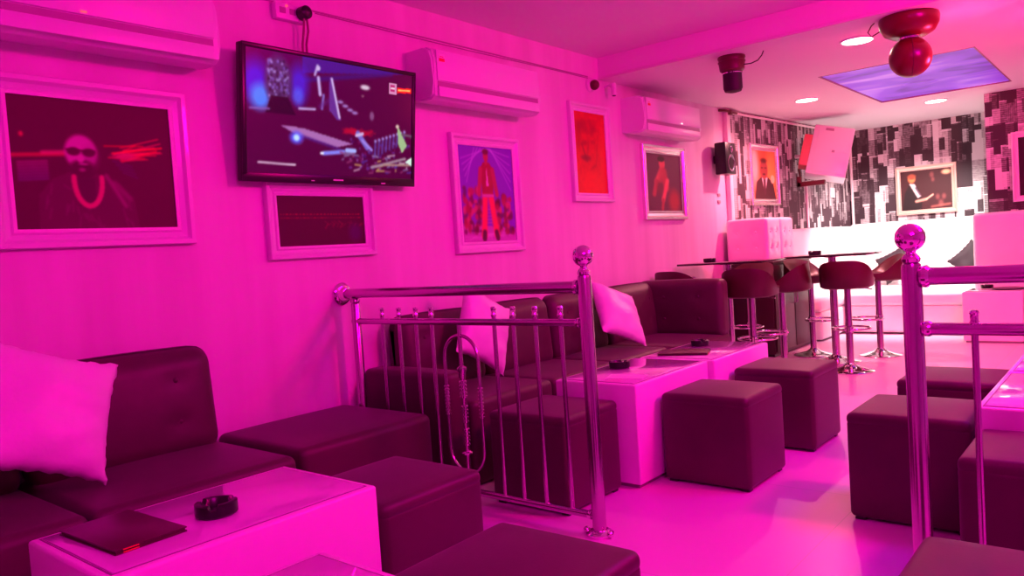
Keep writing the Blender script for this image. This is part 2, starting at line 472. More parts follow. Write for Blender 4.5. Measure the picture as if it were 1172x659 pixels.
for k in range(26):
    r = random.Random(k+40); x = r.uniform(.17, .70); y = r.uniform(.02, .36)
    p.line(x, y, x+r.uniform(-.02, .04), y-r.uniform(.03, .09), .008, (.52, .13, .42), 1.3, .35)
p.line(.55, .42, .66, .18, .016, (.60, .22, .48), 1.4, .7); p.line(.60, .36, .69, .24, .022, (.56, .18, .44), 1.4, .6)
p.ell(.415, .49, .085, .10, (.30, .0, .18)); p.poly([(.35, .40), (.48, .40), (.47, .18), (.37, .18)], (.30, .01, .2))
p.ell(.405, .595, .098, .135, (.78, .42, .70), .25); p.ell(.46, .56, .05, .09, (.60, .28, .52), .9, .5); p.ell(.405, .475, .075, .06, (.30, .0, .18), .5)
p.ell(.40, .545, .022, .03, (.80, .45, .70), .6); p.ell(.36, .60, .040, .032, (.30, .0, .17), .4); p.ell(.452, .595, .040, .032, (.30, .0, .17), .4)
p.line(.32, .615, .49, .605, .007, (.30, .0, .17)); p.ell(.415, .505, .030, .009, (.78, .5, .72), .8, .8); p.ell(.405, .46, .02, .015, (.7, .35, .6), .8, .7)
p.arc(.435, .38, .085, .20, PI*.96, PI*2.04, .019, (.80, .16, .45)); p.blur(1)
picture('wide white framed portrait of a bearded man in sunglasses with a heavy chain', 1.090, 1.735, 1.424, 1.955, .078, p, M_frame)
# 2 dark picture with a band of blurred red marks
p = Pic(150, 76, (.27, .0, .15)); r = random.Random(4)
x = .04
while x < .96:
    w = r.uniform(.012, .03)
    p.line(x, .63, x+w*.6, .63, .013, (.72, .15, .18), .8, r.uniform(.4, .9)); p.line(x, .56, x+w, .56, .012, (.65, .14, .18), .8, r.uniform(.3, .9)); x += w+.014
for i in range(22):
    x = r.uniform(.5, .95); p.line(x, .46+r.uniform(-.14, .04), x+r.uniform(.02, .05), .44, .012, (.55, .10, .22), 1.2, .4)
p.ell(.88, .25, .08, .18, (.3, .1, .5), .9, .5); p.blur(1)
picture('small landscape picture in white frame hanging directly under the television', 2.262, 2.820, 1.315, 1.576, .066, p, M_frame)
# 3 standing figure before violet rays
p = Pic(100, 120, (.50, .15, .82), .83)
for i in range(5):
    p.line(.10-.02*i+.03, .62+.06*i, .30+.06*i, .98, .006, (.72, .5, .95), 1, .8); p.line(.95, .55+.09*i, .60-.02*i, .98, .006, (.72, .5, .95), 1, .8)
p.poly([(0, 0), (1, 0), (1, .13), (0, .2)], (.75, .35, .75))
for i in range(120):
    rr = random.Random(50+i); x = rr.choice([rr.uniform(.05, .36), rr.uniform(.64, .95)]); y = rr.uniform(.10, .56 if x < .5 else .48)
    p.ell(x, y, rr.uniform(.02, .05), rr.uniform(.02, .05), rr.choice([(.70, .08, .32), (.45, .03, .32), (.80, .25, .45), (.38, .05, .42), (.62, .05, .25), (.40, .02, .22)]), .7, .85)
for i in range(14):
    rr = random.Random(500+i); p.line(rr.uniform(.03, .9), rr.uniform(.01, .12), rr.uniform(.1, .97), rr.uniform(.01, .12), .006, (.85, .55, .85), 1, .5)
for i in range(5): p.line(.44, .20+.035*i, .56, .20+.035*i, .006, (.75, .45, .8), 1, .7)
p.line(.45, .50, .39, .07, .042, (.92, .14, .34), .7); p.line(.55, .50, .63, .07, .042, (.92, .14, .34), .7)
p.poly([(.41, .47), (.38, .76), (.44, .83), (.56, .83), (.62, .76), (.60, .47)], (.62, .05, .24)); p.poly([(.48, .58), (.50, .81), (.53, .58)], (.85, .6, .85))
p.line(.39, .76, .34, .50, .028, (.70, .12, .34)); p.line(.61, .76, .67, .50, .028, (.70, .12, .34)); p.line(.42, .485, .59, .485, .018, (.80, .5, .70))
p.ell(.50, .895, .045, .055, (.72, .22, .34)); p.ell(.50, .945, .055, .03, (.42, .03, .22), .5); p.line(.50, .87, .50, .83, .02, (.7, .2, .32))
p.line(.40, .10, .39, .035, .03, (.36, .02, .24)); p.line(.62, .10, .64, .035, .03, (.36, .02, .24)); p.blur(1)
picture('tall white framed poster of a standing figure against violet rays', 3.625, 4.165, 1.295, 1.925, .072, p, M_frame)
# 4 orange-red face
p = Pic(90, 130, (.82, .10, .15), .75); p.noise(.08, 3, 5)
for i in range(40):
    rr = random.Random(i+70); p.ell(.18+rr.uniform(-.12, .50), .80+rr.uniform(-.05, .09), .07, .04, (.66, .07, .16), .9, .30)
p.ell(.12, .68, .08, .14, (.62, .06, .14), .9, .5); p.ell(.30, .62, .09, .03, (.58, .05, .15), .9, .6); p.ell(.58, .64, .08, .025, (.64, .07, .16), .9, .5)
p.line(.44, .63, .38, .49, .02, (.66, .07, .16), 1.2, .6); p.ell(.33, .44, .15, .03, (.48, .04, .18), .8, .8); p.ell(.36, .41, .10, .02, (.60, .06, .16), .9, .6)
p.line(.22, .60, .36, .40, .014, (.50, .04, .18), 1.4, .6); p.line(.72, .62, .66, .36, .012, (.66, .08, .16), 1.4, .5); p.line(.66, .36, .48, .30, .014, (.62, .07, .16), 1.4, .5)
p.ell(.5, .12, .4, .16, (.92, .16, .14), .8, .6); p.ell(.90, .5, .10, .4, (.92, .17, .15), .8, .5); p.blur(3)
picture('tall white framed picture of an orange red face', 4.955, 5.385, 1.640, 2.275, .068, p, M_frame)
# 5 dark picture of a red-lit figure, silver frame
p = Pic(90, 110, (.40, .16, .28), .83)
p.ell(.46, .84, .09, .10, (.85, .30, .35)); p.ell(.44, .92, .10, .05, (.2, .04, .08)); p.line(.44, .74, .28, .52, .05, (.82, .28, .34), .8)
p.line(.28, .52, .20, .30, .045, (.7, .2, .3), .8); p.line(.50, .70, .56, .42, .07, (.72, .20, .28), .8); p.line(.60, .54, .45, .20, .045, (.9, .36, .40), .8)
p.line(.45, .2, .42, .04, .03, (.7, .2, .28), .8); p.ell(.78, .18, .16, .20, (.72, .14, .22), .8, .8); p.ell(.36, .42, .09, .12, (.50, .12, .2), .8, .6); p.line(.43, .70, .40, .55, .05, (.75, .22, .30), .9, .8); p.blur(2)
picture('silver framed picture of a dim red figure, below the farther air conditioner', 6.03, 6.66, 1.50, 2.01, .078, p, M_silver)
# 6 man in a suit, on the papered wall
ang = math.atan2(.24, RY1-7.76)
def on_papered(y): return (y-7.76)*math.tan(ang)+.004
p = Pic(80, 110, (.85, .40, .25), .78)
p.ell(.85, .6, .25, .5, (.98, .62, .30), .9); p.ell(.1, .7, .16, .4, (.9, .75, .75), .9, .8)
p.poly([(.05, 0), (.16, .36), (.36, .46), (.66, .46), (.88, .34), (.98, 0)], (.30, .12, .16)); p.poly([(.38, .45), (.5, .1), (.64, .45)], (.9, .82, .82))
p.line(.5, .40, .5, .12, .035, (.35, .12, .2)); p.ell(.49, .62, .165, .20, (.62, .28, .26)); p.ell(.49, .80, .14, .05, (.30, .12, .12), .8, .8)
p.line(.38, .65, .45, .65, .012, (.3, .10, .1), 1, .8); p.line(.53, .65, .60, .65, .012, (.3, .10, .1), 1, .8); p.ell(.49, .52, .06, .018, (.35, .1, .12)); p.ell(.86, .42, .09, .09, (.98, .82, .62)); p.blur(1)
picture('silver framed portrait of a man in a suit on the city wallpaper', 8.30, 8.86, 1.63, 2.17, .072, p, M_silver, loc=(on_papered(8.58), 0, 0), rotz=0).rotation_euler = (0, 0, -ang)
# 7 back wall, seated suited man reaching; frame faces -y
p = Pic(120, 90, (.23, .09, .11))
p.poly([(.02, 0), (.08, .45), (.18, .66), (.34, .58), (.42, .25), (.4, 0)], (.10, .04, .06)); p.poly([(.17, .68), (.28, .66), (.40, .34), (.33, .30)], (.85, .80, .80))
p.line(.30, .56, .38, .38, .022, (.35, .28, .34)); p.ell(.225, .80, .075, .11, (.85, .52, .30), .4); p.ell(.225, .86, .085, .05, (.62, .30, .22), .5); p.ell(.23, .80, .06, .012, (.5, .2, .18), .8)
p.line(.30, .22, .50, .26, .035, (.80, .60, .52), .7); p.line(.50, .26, .63, .36, .022, (.9, .72, .62), .7)
for cx, cy, s in ((.62, .86, .05), (.72, .30, .05), (.84, .30, .05), (.64, .74, .04), (.78, .14, .06)): p.ell(cx, cy, s*.8, s*1.4, (.52, .28, .28), .9, .8)
p.ell(.90, .90, .09, .06, (.95, .78, .60), .7); p.line(.6, .06, .95, .10, .03, (.75, .45, .4), 1, .6); p.blur(2)
t7 = picture('pale gilt framed picture of a suited man leaning forward on the far wall', -.297, .297, 1.425, 1.935, .060, p, M_gold, loc=(1.18, RY1-.002, 0), rotz=-PI/2)
# right-hand frame on the nearer papered wall
p = Pic(60, 90, (.10, .02, .05), .6); p.ell(.5, .6, .2, .2, (.35, .1, .14), .8); p.ell(.5, .2, .4, .25, (.2, .05, .1), .8); p.blur(2)
picture('white framed picture cut by the right edge on the nearer wallpaper', -.26, .26, 1.455, 2.06, .06, p, M_frame, loc=(2.63, 9.638, 0), rotz=-PI/2)

# ------------------------------------------------------------------ television
W_, H_ = 1.115, .655
t = thing('television', 'large flat television tilted out from the wall, showing a dark stage scene', 'television', (.075, 2.60, 1.635))
tilt = Matrix.Rotation(math.radians(7), 4, 'Y')
def tilted(o): o.matrix_local = tilt; return o
bm = bmesh.new(); fb = .022
box(bm, -.045, .0, -W_/2, W_/2, 0, H_, bev=.008); tilted(obj('rear_shell', bm, M_black, t))
bm = bmesh.new()
box(bm, 0, .012, -W_/2, W_/2, 0, .045, bev=.003); box(bm, 0, .012, -W_/2, W_/2, H_-fb, H_, bev=.003)
box(bm, 0, .012, -W_/2, -W_/2+fb, .03, H_-.01, bev=.003); box(bm, 0, .012, W_/2-fb, W_/2, .03, H_-.01, bev=.003)
tilted(obj('bezel', bm, M_black, t))
p = Pic(230, 128, (.30, .004, .21))
p.poly([(.30, 1), (.30, .86), (.95, 1)], (.22, .10, .60), .8); p.line(.3, .80, .85, .98, .02, (.18, .08, .5), 1.4, .7)
p.ell(.05, .74, .07, .16, (.25, .10, .90), 1.0, .9); p.ell(.075, .62, .05, .10, (.25, .50, 1), .9, 1); p.ell(.28, .76, .05, .15, (.25, .12, .85), 1, .9); p.ell(.275, .66, .03, .07, (.3, .35, .95), .9, .8)
p.ell(.17, .76, .07, .20, (.28, .16, .38), .4)
for i in range(120):
    rr = random.Random(i+300); p.ell(.17+rr.uniform(-.055, .055), .76+rr.uniform(-.17, .17), .006, .012, rr.choice([(.6, .5, .8), (.12, .03, .15), (.42, .3, .7)]), .6, .8)
p.poly([(.10, .5), (.13, .64), (.22, .64), (.26, .5)], (.12, .01, .1)); p.line(.12, .53, .02, .52, .008, (.5, .35, .7), 1); p.line(.28, .56, .37, .57, .009, (.8, .7, .95), 1)
p.line(.385, .94, .37, .86, .012, (.7, .6, .85)); p.line(.39, .84, .40, .70, .016, (.75, .65, .9)); p.line(.42, .70, .41, .58, .012, (.5, .4, .75)); p.ell(.39, .92, .012, .022, (.8, .7, .9))
p.poly([(.455, .86), (.475, .86), (.525, .50), (.50, .50), (.45, .58)], (.40, .22, .66), .8); p.line(.468, .85, .515, .52, .010, (.85, .75, .95), .8); p.line(.40, .60, .45, .66, .02, (.36, .12, .5), 1.2, .5)
for a in ((.52, .66), (.55, .63), (.58, .60), (.61, .58)): p.ell(*a, .018, .014, (.6, .45, .75), .7)
p.ell(.675, .82, .03, .022, (.85, .75, .85), .6); p.ell(.72, .57, .014, .04, (.5, .3, .5), .7); p.ell(.66, .74, .01, .012, (.5, .3, .4))
p.poly([(.17, .41), (.30, .40), (.60, .30), (.50, .26), (.26, .345)], (.66, .42, .70)); p.line(.30, .33, .52, .24, .014, (.30, .10, .5), 1.2, .7); p.ell(.265, .315, .035, .05, (.35, .35, 1), .8); p.ell(.265, .315, .016, .026, (.75, .9, 1), .7)
for i in range(24):
    rr = random.Random(i+77); x = rr.uniform(.52, .70); p.line(x, .40+rr.uniform(-.02, .05), x+.06, .41+rr.uniform(-.03, .03), .008, (.75, .03, .18), 1.3, .5)
for i in range(90):
    rr = random.Random(i+1700); x = rr.uniform(.58, .98); y = rr.uniform(.06, .36); p.ell(x, y, rr.uniform(.004, .012), rr.uniform(.006, .02), rr.choice([(.45, .25, .7), (.2, .0, .2), (.6, .4, .75), (.5, .1, .4), (.25, .1, .5)]), .8, .6)
p.line(.63, .40, .69, .28, .026, (.45, .40, .80)); p.line(.62, .38, .66, .40, .015, (.8, .7, .9)); p.line(.66, .34, .72, .26, .014, (.6, .5, .9))
p.line(.42, .20, .54, .225, .018, (.50, .50, .95)); p.line(.56, .24, .61, .24, .020, (.65, .7, 1)); p.ell(.41, .20, .012, .014, (.9, .9, 1))
for i in range(9): p.line(.74+.025*i, .20+.02*i, .745+.025*i, .33+.015*i, .012, (.35, .25, .62), 1, .8); p.ell(.745+.025*i, .345+.014*i, .009, .014, (.6, .5, .8), .8)
p.poly([(.90, .34), (.895, .52), (.93, .42), (.965, .33), (.93, .25)], (.62, .75, .55)); p.ell(.895, .50, .012, .02, (.85, .75, .7)); p.line(.93, .43, 1, .42, .012, (.4, .3, .4))
for i in range(40):
    rr = random.Random(i+900); x = rr.uniform(.52, .97); y = rr.uniform(.05, .22)
    p.line(x, y, x+rr.uniform(-.03, .05), y+rr.uniform(-.012, .02), .009, rr.choice([(.75, .6, .7), (.5, .4, .6), (.55, .2, .4), (.3, .2, .6), (.75, .6, .35)]), .9, .8)
p.line(.72, .10, .95, .20, .013, (.65, .55, .62), 1, .9); p.line(.80, .13, .98, .14, .010, (.7, .55, .5), 1, .9); p.poly([(.95, .17), (1, .22), (1, .13)], (.85, .95, .9))
x = .06
rr = random.Random(2)
while x < .255: w = rr.uniform(.006, .014); p.line(x, .092-.03*(x-.06), x+w, .092-.03*(x-.06), .007, (.95, .85, .95), .8); x += w+.003
p.blur(1)
p.poly([(.835, .80), (.835, .90), (.885, .90), (.885, .80)], (.85, .55, .75)); p.poly([(.845, .82), (.845, .88), (.875, .88), (.875, .82)], (.75, .15, .45)); p.line(.85, .85, .87, .85, .008, (.95, .8, .9))
p.poly([(.89, .815), (.89, .865), (.99, .875), (.99, .83)], (1, .10, .08)); p.line(.90, .843, .98, .852, .007, (1, .75, .4), .8)
tilted(p.mesh('screen', (.0045, -W_/2+fb, .042), (0, W_-2*fb, 0), (0, 0, H_-fb-.042), M_screen, t))
for q in ((-.03, .035, .018, .026), (.30, .33, .010, .016), (-.17, -.15, .012, .017)): tilted(obj('bezel_mark', boxb(.012, .0135, *q), M_plastic, t, smooth=False))
bm = bmesh.new(); box(bm, -.072, -.055, -.2, .2, .14, .5); box(bm, -.07, -.03, -.15, -.11, .2, .46); box(bm, -.07, -.03, .11, .15, .2, .46)
obj('wall_bracket', bm, M_blackm, t, smooth=False)

# power box, plug and cable over the television
t = thing('power_socket', 'white power socket box on the wall above the television', 'socket', (0, 2.44, 2.475))
obj('box_body', boxb(0, .04, -.11, .075, 0, .085, bev=.006), M_plastic, t)
for a in (-.07, -.01): obj('outlet', boxb(.04, .042, a-.018, a+.018, .03, .06), M_vent, t, smooth=False)
obj('red_lamp', latheb([(0, .046), (.006, .045), (.006, .04)], axis='x', c=(0, -.045, .07)), M_led, t)
t = thing('plug', 'round black plug with its cable hanging down to the television', 'plug', (.042, 2.485, 2.52))
obj('plug_body', latheb([(0, .06), (.020, .058), (.034, .045), (.036, .0)], axis='x'), M_black, t)
bm = bmesh.new()
for k in (-1, 1): tube(bm, [(.03, .008*k, -.02), (.02, .014*k+.004, -.09), (.012, .012*k-.006, -.16), (.0, .014*k, -.25)], .006, 8)
obj('cable', bm, mat('cable sleeve', (.30, .05, .18), .5), t)

# ------------------------------------------------------------------ air conditioners
def ac(lab, y0, y1, loc_led=None, label_side=True):
    yc = (y0+y1)/2; h = (y1-y0)/2
    t = thing('air_conditioner', lab, 'air conditioner', (0, yc, 2.14), 0, 'wall air conditioners')
    prof = [(0, .02), (.10, .0), (.185, .0), (.215, .018), (.222, .10), (.222, .235), (.205, .285), (.17, .305), (0, .305)]
    bm = bmesh.new()
    a = [bm.verts.new((x, -h, z)) for x, z in prof]; b = [bm.verts.new((x, h, z)) for x, z in prof]
    bm.faces.new(a); bm.faces.new(b[::-1])
    n = len(prof)
    for i in range(n): bm.faces.new((a[i], a[(i+1) % n], b[(i+1) % n], b[i]))
    bmesh.ops.bevel(bm, geom=[e for e in bm.edges if abs(e.verts[0].co.y-e.verts[1].co.y) < 1e-6 and e.verts[0].co.x > .01 and e.verts[1].co.x > .01], offset=.012, segments=3, affect='EDGES')
    obj('housing', bm, M_plastic, t, ang=30)
    bm = bmesh.new(); box(bm, .2215, .232, -h+.03, h-.03, .105, .285, bev=.005); obj('front_panel', bm, M_plastic, t)
    bm = bmesh.new(); box(bm, .2225, .2235, -h+.035, h-.035, .064, .102); obj('outlet_slot', bm, M_vent, t, smooth=False)
    bm = bmesh.new(); box(bm, .2232, .232, -h+.035, h-.035, .012, .072, bev=.004); obj('air_flap', bm, M_plastic, t)
    bm = bmesh.new(); box(bm, .232, .2332, -h+.045, -h+.095, .215, .262); obj('rating_label', bm, [M_paper], t, smooth=False)
    bm = bmesh.new(); box(bm, .2333, .2340, -h+.047, -h+.093, .217, .236); box(bm, .2333, .2340, -h+.055, -h+.085, .243, .247); obj('label_print', bm, M_red, t, smooth=False)
    if loc_led is not None:
        obj('indicator', boxb(.2325, .2345, loc_led-.012, loc_led+.012, .112, .120), M_ledw if loc_led > 0 else M_led, t, smooth=False)
    return t
ac('white air conditioner cut by the left edge, above the wide portrait', .78, 1.90, -.02)
ac('white air conditioner right of the television, above the violet poster', 3.24, 4.27)
ac('white air conditioner farthest along the wall, with lit indicator', 5.68, 6.72, .12)

# security cameras at the beam
t = thing('security_camera', 'small pale dome camera and bracket high on the wall by the beam', 'camera', (0, 5.22, 2.50))
obj('mount', latheb([(.055, 0), (.055, .02), (.045, .03), (0, .03)], axis='x'), M_plastic, t)
bm = bmesh.new(); bmesh.ops.create_uvsphere(bm, u_segments=20, v_segments=12, radius=.04, matrix=Matrix.Translation((.05, 0, -.005))); obj('dome', bm, M_fixture, t)
t = thing('security_camera', 'small bullet camera beside the dome camera under the beam', 'camera', (0, 5.44, 2.49))
bm = bmesh.new(); tube(bm, [(0, 0, .02), (.04, 0, .03), (.07, 0, .01)], .010, 8); obj('arm', bm, M_plastic, t)
bm = bmesh.new(); lathe(bm, [(0, -.05), (.022, -.05), (.024, .03), (.018, .05), (0, .05)], axis='z', c=(.09, 0, -.01)); obj('camera_body', bm, M_plastic, t)
obj('lens', latheb([(0, -.052), (.015, -.055), (.016, -.048)], c=(.09, 0, -.01)), M_black, t)
t = thing('cable', 'dark cable bundle and clip at the start of the wallpaper', 'cable', (0, 7.7, 2.5))
bm = bmesh.new(); tube(bm, [(.01, -.1, .04), (.06, -.02, .035), (.07, .10, .03), (.05, .25, .035)], .014, 8); box(bm, .0, .08, .03, .09, .0, .05, bev=.006)
obj('bundle', bm, M_fixture, t)
# wall speaker
t = thing('wall_speaker', 'small black loudspeaker on the pink wall beside the wallpaper', 'speaker', (0, 7.50, 1.86))
obj('cabinet', boxb(.05, .17, -.15, .10, 0, .32, bev=.012), M_black, t)
obj('bracket', boxb(0, .06, -.07, .0, .12, .2, bev=.004), M_blackm, t)
def cone(r, z): return latheb([(r, .168), (r*1.02, .176), (r*.9, .176), (r*.45, .160), (r*.25, .166), (0, .168)], axis='x', c=(0, -.025, z))
obj('woofer', cone(.085, .11), M_chrome, t); obj('tweeter', cone(.035, .25), M_chrome, t)
# switches under it
t = thing('wall_switch', 'pair of small reddish switches below the loudspeaker', 'switch', (0, 7.50, 1.58))
for z in (.0, .07): obj('rocker', boxb(0, .012, -.03, .03, z, z+.03, bev=.004), M_vent, t)

# tilted white cabinet in the far corner
wx, wy = .53, 9.25
t = thing('wall_cabinet', 'white tilted box speaker hung in the far corner near the ceiling', 'speaker', (wx, wy, 1.87))
R = Matrix.Rotation(math.radians(14), 4, 'Y') @ Matrix.Rotation(math.radians(-14), 4, 'X')
R = Matrix.Rotation(math.radians(18), 4, 'Z') @ R
def rl(o): o.matrix_local = R; return o
rl(obj('body', boxb(-.225, .215, .0, .25, 0, .60, bev=.012), M_plastic, t))
rl(obj('front_panel', boxb(-.17, .205, -.012, .0, .03, .585, bev=.004), M_plastic, t))
bm = bmesh.new(); box(bm, -.17, .205, -.014, -.011, .288, .294); rl(obj('panel_line', bm, M_paper, t, smooth=False))
rl(obj('name_plate', boxb(-.10, -.01, -.0145, -.012, .535, .565), M_vent, t, smooth=False)); rl(obj('badge', boxb(.012, .042, -.0155, -.012, .278, .306), M_vent, t, smooth=False))
rl(obj('side_wedge', boxb(-.32, -.22, .03, .22, .10, .48, bev=.01), mat('red-lit white plastic', (.75, .18, .18), .4), t))  # white box side; red light falling on it is put into the colour
bm = bmesh.new(); box(bm, -.34, -.02, .02, .07, -.10, -.045, bev=.006); box(bm, -.34, -.29, .02, .07, -.10, .02, bev=.006); tube(bm, [(-.30, .05, -.02), (-.33, .12, .03), (-.36, .16, .12)], .012, 8)
obj('mount_bracket', bm, M_fixture, t)
# wall bracket arm joining the box to the wall
bm = bmesh.new(); tube(bm, [(-.05, .15, .25), (-.45, .22, .28)], .022, 8); box(bm, -.475, -.455, .15, .29, .2, .36); obj('wall_arm', bm, M_pipe, t)
t = thing('wall_socket', 'small white socket on the wallpaper by the far corner', 'socket', (on_papered(10.55), 10.55, 1.66), -ang)
obj('plate', boxb(0, .012, -.07, .07, 0, .13, bev=.003), M_plastic, t); obj('rocker', boxb(.012, .02, -.03, .03, .03, .1, bev=.003), M_paper, t)
t = thing('cable_trunking', 'pale upright cable strip on the wallpaper beneath the white box', 'cable trunking', (on_papered(9.72), 9.72, 1.28), -ang)
obj('strip', boxb(0, .02, -.018, .018, 0, .58, bev=.003), M_pipe, t)

# ------------------------------------------------------------------ ceiling effect lamps
t = thing('effect_lamp', 'dark cylindrical stage lamp under the ceiling with a curled cord', 'stage light', (1.03, 5.60, ZL))
bm = bmesh.new(); lathe(bm, [(0, 0), (.10, 0), (.102, -.012), (.096, -.02), (.096, -.035), (.102, -.04), (.096, -.05), (.090, -.10), (.074, -.115), (0, -.115)], seg=36); obj('housing', bm, M_fixture, t)
obj('lamp_barrel', latheb([(0, -.115), (.062, -.115), (.070, -.125), (.070, -.235), (.060, -.258), (.03, -.266), (0, -.268)], seg=36), M_blackm, t)
obj('rim', latheb([(.071, -.118), (.075, -.122), (.071, -.128), (.069, -.122)], seg=36), M_chromeb, t)
obj('cord', tubeb([(.09, .0, -.075), (.14, .02, -.075), (.19, .03, -.06), (.22, .03, -.03), (.235, .03, 0)], .004, 8), M_blackm, t)
t = thing('effect_lamp', 'large dark red globe stage lamp hanging beside the beam', 'stage light', (2.24, 5.60, ZL))
bm = bmesh.new(); lathe(bm, [(0, 0), (.175, 0), (.180, -.02), (.175, -.06), (.150, -.105), (.105, -.130), (.06, -.136), (0, -.136)], seg=40); obj('mount_bowl', bm, M_darkred, t)
obj('neck_ring', latheb([(.055, -.130), (.062, -.134), (.060, -.146), (.05, -.146)], seg=30), M_chromeb, t)
bm = bmesh.new(); bmesh.ops.create_uvsphere(bm, u_segments=40, v_segments=24, radius=.128, matrix=Matrix.Translation((0, 0, -.262)))
for k in range(4): pass
obj('globe', bm, M_darkred, t)
obj('globe_seam', tubeb([(.1285*math.sin(a)*.35, -.1285*abs(math.cos(0))*math.cos(.36)*math.cos(a)*0-.1285*.93*math.cos(a-PI/2)*0-.1285*math.sqrt(max(0, 1-(math.sin(a)*.35)**2-(math.cos(a))**2)), -.262+.1285*math.cos(a)) for a in np.linspace(.25, PI-.25, 20)], .0025, 6), M_fixture, t)
obj('cord', tubeb([(-.16, -.03, -.06), (-.215, -.05, -.09), (-.235, -.06, -.06), (-.215, -.05, -.02), (-.20, -.03, 0)], .004, 8), M_fixture, t)

# ------------------------------------------------------------------ railings
def finial(bm_parent, x, z, t, m=M_chrome):
    post = obj('post', latheb([(0, 0), (.029, 0), (.029, z), (.026, z+.012), (.015, z+.018), (0, z+.018)], c=(x, 0, 0), seg=32), m, t)
    obj('post_collar', latheb([(.015, z+.012), (.026, z+.018), (.028, z+.028), (.022, z+.038), (.014, z+.046), (0, z+.046)], c=(x, 0, 0), seg=28), M_chromeb, post)
    bm = bmesh.new(); zc = z+.094
    lathe(bm, [(.012, z+.04), (.016, zc-.042)]+[(.044*math.sin(a), zc-.044*math.cos(a)) for a in np.linspace(.42, PI, 16)], c=(x, 0, 0), seg=32)
    obj('ball_finial', bm, M_chromeb, post)
    bm = bmesh.new(); lathe(bm, [(0, 0), (.056, 0), (.058, .012), (.045, .022), (.030, .026)], c=(x, 0, 0), seg=32)
    for a in (0, PI):
        bmesh.ops.create_uvsphere(bm, u_segments=14, v_segments=8, radius=.015, matrix=Matrix.Translation((x+.058*math.cos(a), .058*math.sin(a)-.01, .016)))
    obj('base_flange', bm, M_chromeb, post)
    return post
def rail(name, x0, x1, z, r, t, cup=True):
    o = obj(name, tubeb([(x0, 0, z), (x1, 0, z)], r, 20), M_chrome, t)
    if cup:
        for xx, s in ((x0, 1), (x1, -1)):
            pass
    return o
def cupr(x, s, z, r, parent):
    obj('collar', latheb([(r*.9, 0), (r*1.25, .002*s), (r*1.3, .014*s), (r*1.02, .022*s)], axis='x', c=(x, 0, z), seg=24), M_chromeb, parent)
t = thing('railing', 'chrome railing with a ring ornament, fixed to the left wall', 'railing', (0, 2.633, 0), 0, 'chrome railings across the lounge')
X1 = 1.612
finial(None, X1, 1.08, t)
tr = rail('top_rail', .0, X1-.025, 1.045, .025, t); cupr(X1-.03, -1, 1.045, .025, tr)
mr = rail('middle_rail', .09, X1-.025, .895, .016, t); cupr(X1-.03, -1, .895, .016, mr)
br = rail('bottom_rail', .09, X1-.025, .080, .016, t); cupr(X1-.03, -1, .08, .016, br)
bm = bmesh.new(); lathe(bm, [(.062, 0), (.062, .012), (.052, .022), (.04, .025), (.030, .05), (.026, .052)], axis='x', c=(0, 0, 1.045)); obj('wall_flange', bm, M_chromeb, t)
obj('end_post', latheb([(0, 0), (.024, 0), (.024, .985), (.020, .992), (.026, .998), (.026, 1.012), (.02, 1.02), (0, 1.02)], c=(.115, 0, 0)), M_chrome, t)
def baluster(x, t, top=.955):
    o = obj('baluster', latheb([(0, .08), (.010, .08), (.010, top), (0, top)], c=(x, 0, 0), seg=16), M_chrome, t)
    obj('cap', latheb([(.010, top-.035), (.0135, top-.030), (.0135, top-.022), (.011, top-.018), (.0125, top), (.014, top+.004), (.010, top+.012), (0, top+.013)], c=(x, 0, 0), seg=16), M_chromeb, o)
    return o
bal_x = []
for x in (.325, .455, .580, .692, 1.10, 1.215, 1.340, 1.478):
    baluster(x, t)
# ornament: long ring with ribbed collars and a ribbed middle rod
xc = .875; zt, zb, hwid = .83, .17, .110
pts = []
for a in np.linspace(0, PI, 15): pts.append((xc+hwid*math.cos(a), 0, zt-hwid+hwid*math.sin(a)))
for a in np.linspace(PI, 2*PI, 15): pts.append((xc+hwid*math.cos(a), 0, zb+hwid+hwid*math.sin(a)))
ring = obj('ring_ornament', tubeb(pts, .0085, 12, closed=True), M_chrome, t)
for s in (-1, 1):
    obj('ring_beads', latheb([q for k in range(9) for q in ((.0088, k*.017), (.0135, k*.017+.002), (.0135, k*.017+.008), (.0088, k*.017+.010))], c=(xc+s*hwid, 0, .44), seg=16), M_chromeb, ring)
rod = obj('ornament_rod', latheb([(0, .08), (.010, .08), (.011, .62), (.017, .63), (.019, .655), (.024, .665), (.024, .675), (.010, .685), (.010, .885), (0, .885)], c=(xc, 0, 0), seg=20), M_chrome, t)
for z0, n in ((.30, 5), (.41, 5), (.53, 5)):
    obj('rod_beads', latheb([q for k in range(n) for q in ((.0125, k*.018), (.0185, k*.018+.002), (.0185, k*.018+.010), (.0125, k*.018+.012))], c=(xc, 0, z0), seg=18), M_chromeb, rod)
obj('rod_collar', latheb([(.011, 0), (.024, .004), (.026, .012), (.014, .02)], c=(xc, 0, .255), seg=18), M_chromeb, rod)
obj('rod_collar', latheb([(.010, 0), (.016, .004), (.016, .018), (.010, .02)], c=(xc, 0, .10), seg=18), M_chromeb, rod)
t = thing('railing', 'chrome railing at the right edge, ball post nearer the camera', 'railing', (2.842, 2.633, 0), 0, 'chrome railings across the lounge')
finial(None, 0, 1.075, t)
tr = rail('top_rail', .025, 1.9, 1.047, .027, t); cupr(.03, 1, 1.047, .027, tr)
mr = rail('middle_rail', .025, 1.9, .885, .019, t); cupr(.03, 1, .885, .019, mr)
br = rail('bottom_rail', .025, 1.9, .080, .016, t)
for x in (.165, .345, .525, .705): baluster(x, t, .93)
obj('end_post', latheb([(0, 0), (.029, 0), (.029, 1.06), (0, 1.07)], c=(1.9, 0, 0)), M_chrome, t)

